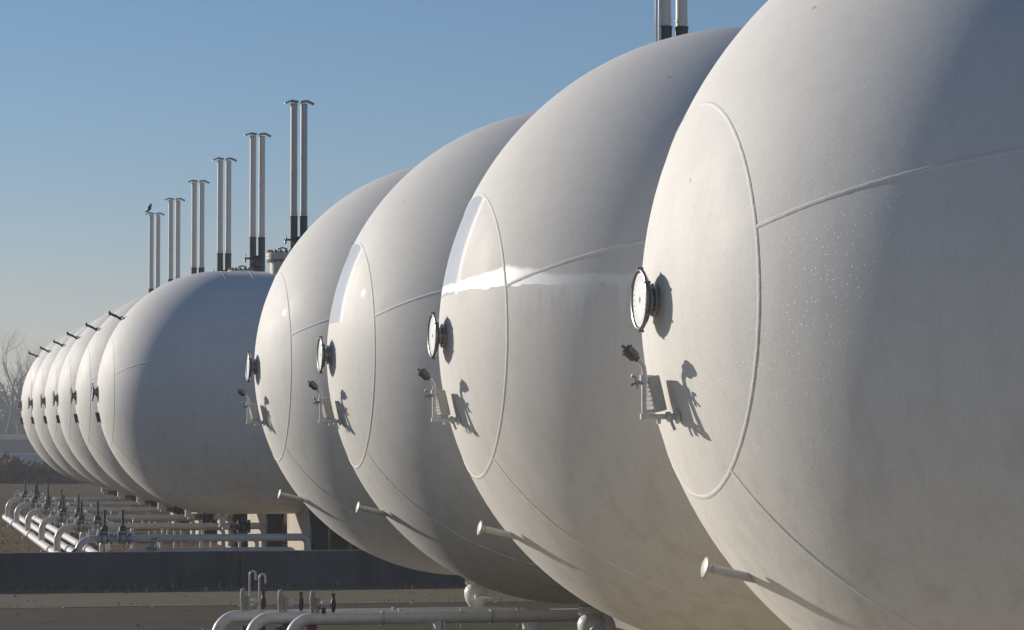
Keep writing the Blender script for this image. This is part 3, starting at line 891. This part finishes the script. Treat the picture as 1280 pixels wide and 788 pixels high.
# the wood behind them, one far-off mass
bm = B(); r2 = random.Random(21)
for k in range(60):
    bare_tree(bm, bm, (r2.uniform(-70, 75), r2.uniform(285, 330), -.1), r2.uniform(10, 13.5), r2, 4, .55, .02)
for k in range(60):
    brush(bm, -80 + k * 2.8 + r2.uniform(-1, 1), r2.uniform(275, 300), 3.4, 3, r2.uniform(5.4, 7.0), 5200, r2, 1.1)
o = obj('distant_forest', bm, 'wood'); o['kind'] = 'stuff'; o['label'] = 'hazy leafless wood on the horizon at the left'

# ------------------------------------------------------------------ the bird on the farthest vent hood
bx, by, bz = TX[9] + 2.8965 - .0725 - .055, TY[9], 6.80 + .055
bm = B()
d = Vector((.42, .1, .9)).normalized()
bd = [(-.11, .004), (-.10, .02), (-.04, .045), (.02, .058), (.07, .05), (.10, .034), (.125, .034), (.15, .03), (.165, .012), (.19, .003)]
lathe(bm, (bx + .0, by, bz + .075), d, [(-.08, 0)] + [(a * .72, b * .8) for a, b in bd] + [(.137, 0)], 16)
tube(bm, [Vector((bx, by, bz + .075)) - d * .05, Vector((bx, by, bz + .075)) - d * .12 + Vector((-.03, 0, .03))], [.022, .014], 8)
for s in (-1, 1): tube(bm, [(bx - .01, by + s * .018, bz + .05), (bx, by + s * .018, bz - .02)], .006, 6)
tag(obj('bird', bm, 'feather'), 'small dark bird perched on the farthest left vent hood', 'bird')

# ------------------------------------------------------------------ haze
bm = B(); box(bm, (0, 700, 6.5), (2440, 2240, 15.0))
hz = obj('haze', bm, 'white'); hz['kind'] = 'stuff'; hz['label'] = 'pale winter haze over the site'
hm = bpy.data.materials.new('haze_air'); hm.use_nodes = True; nt = hm.node_tree
for n in list(nt.nodes): nt.nodes.remove(n)
out = N(nt, 'ShaderNodeOutputMaterial'); pv = N(nt, 'ShaderNodeVolumePrincipled')
pv.inputs['Color'].default_value = (.86, .92, 1, 1); pv.inputs['Density'].default_value = .0009; pv.inputs['Anisotropy'].default_value = .2
nt.links.new(pv.outputs[0], out.inputs['Volume'])
hz.data.materials.clear(); hz.data.materials.append(hm)

# ------------------------------------------------------------------ light, sky, camera
w = bpy.data.worlds.new('World'); scene.world = w; w.use_nodes = True; nt = w.node_tree
bg = nt.nodes['Background']
sky = nt.nodes.new('ShaderNodeTexSky'); sky.sky_type = 'NISHITA'; sky.sun_disc = False
sky.sun_elevation = SUN_EL; sky.sun_rotation = -SUN_AZ
sky.altitude = 100; sky.air_density = 1.0; sky.dust_density = .1; sky.ozone_density = 2.5
tcw = N(nt, 'ShaderNodeTexCoord'); sw = N(nt, 'ShaderNodeSeparateXYZ'); nt.links.new(tcw.outputs['Generated'], sw.inputs[0])
mr = N(nt, 'ShaderNodeMapRange'); mr.interpolation_type = 'SMOOTHSTEP'; mr.inputs[1].default_value = 0.; mr.inputs[2].default_value = .13
nt.links.new(sw.outputs['Z'], mr.inputs[0])
tint = mix(nt, mr.outputs[0], (1.02, .95, 1.22), (.84, .965, 1.20))
nt.links.new(mix(nt, 1.0, sky.outputs[0], tint, 'MULTIPLY'), bg.inputs['Color']); bg.inputs['Strength'].default_value = .064
sd = bpy.data.lights.new('sun', 'SUN'); sd.energy = 4.4; sd.angle = rad(.53); sd.color = (1, .915, .80)
so = bpy.data.objects.new('sun', sd); COL.objects.link(so)
to_sun = Vector((-math.sin(SUN_AZ) * math.cos(SUN_EL), math.cos(SUN_AZ) * math.cos(SUN_EL), math.sin(SUN_EL)))
so.rotation_euler = (-to_sun).to_track_quat('-Z', 'Y').to_euler(); so.location = (-20, 20, 12)

cd = bpy.data.cameras.new('camera'); cam = bpy.data.objects.new('camera', cd); COL.objects.link(cam)
cam.location = CAM
ph, pt = .2157, .0391
fw = Vector((math.sin(ph) * math.cos(pt), math.cos(ph) * math.cos(pt), math.sin(pt)))
cam.rotation_euler = fw.to_track_quat('-Z', 'Y').to_euler()
cd.sensor_fit = 'HORIZONTAL'; cd.sensor_width = 36; cd.lens = 36 * 3600 / 1280
cd.clip_start = .1; cd.clip_end = 6000
scene.camera = cam

scene.view_settings.view_transform = 'Standard'; scene.view_settings.look = 'None'
scene.view_settings.exposure = .13; scene.view_settings.gamma = 1; scene.view_settings.use_curve_mapping = False
scene.cycles.use_denoising = True
scene.cycles.max_bounces = 8; scene.cycles.volume_bounces = 1
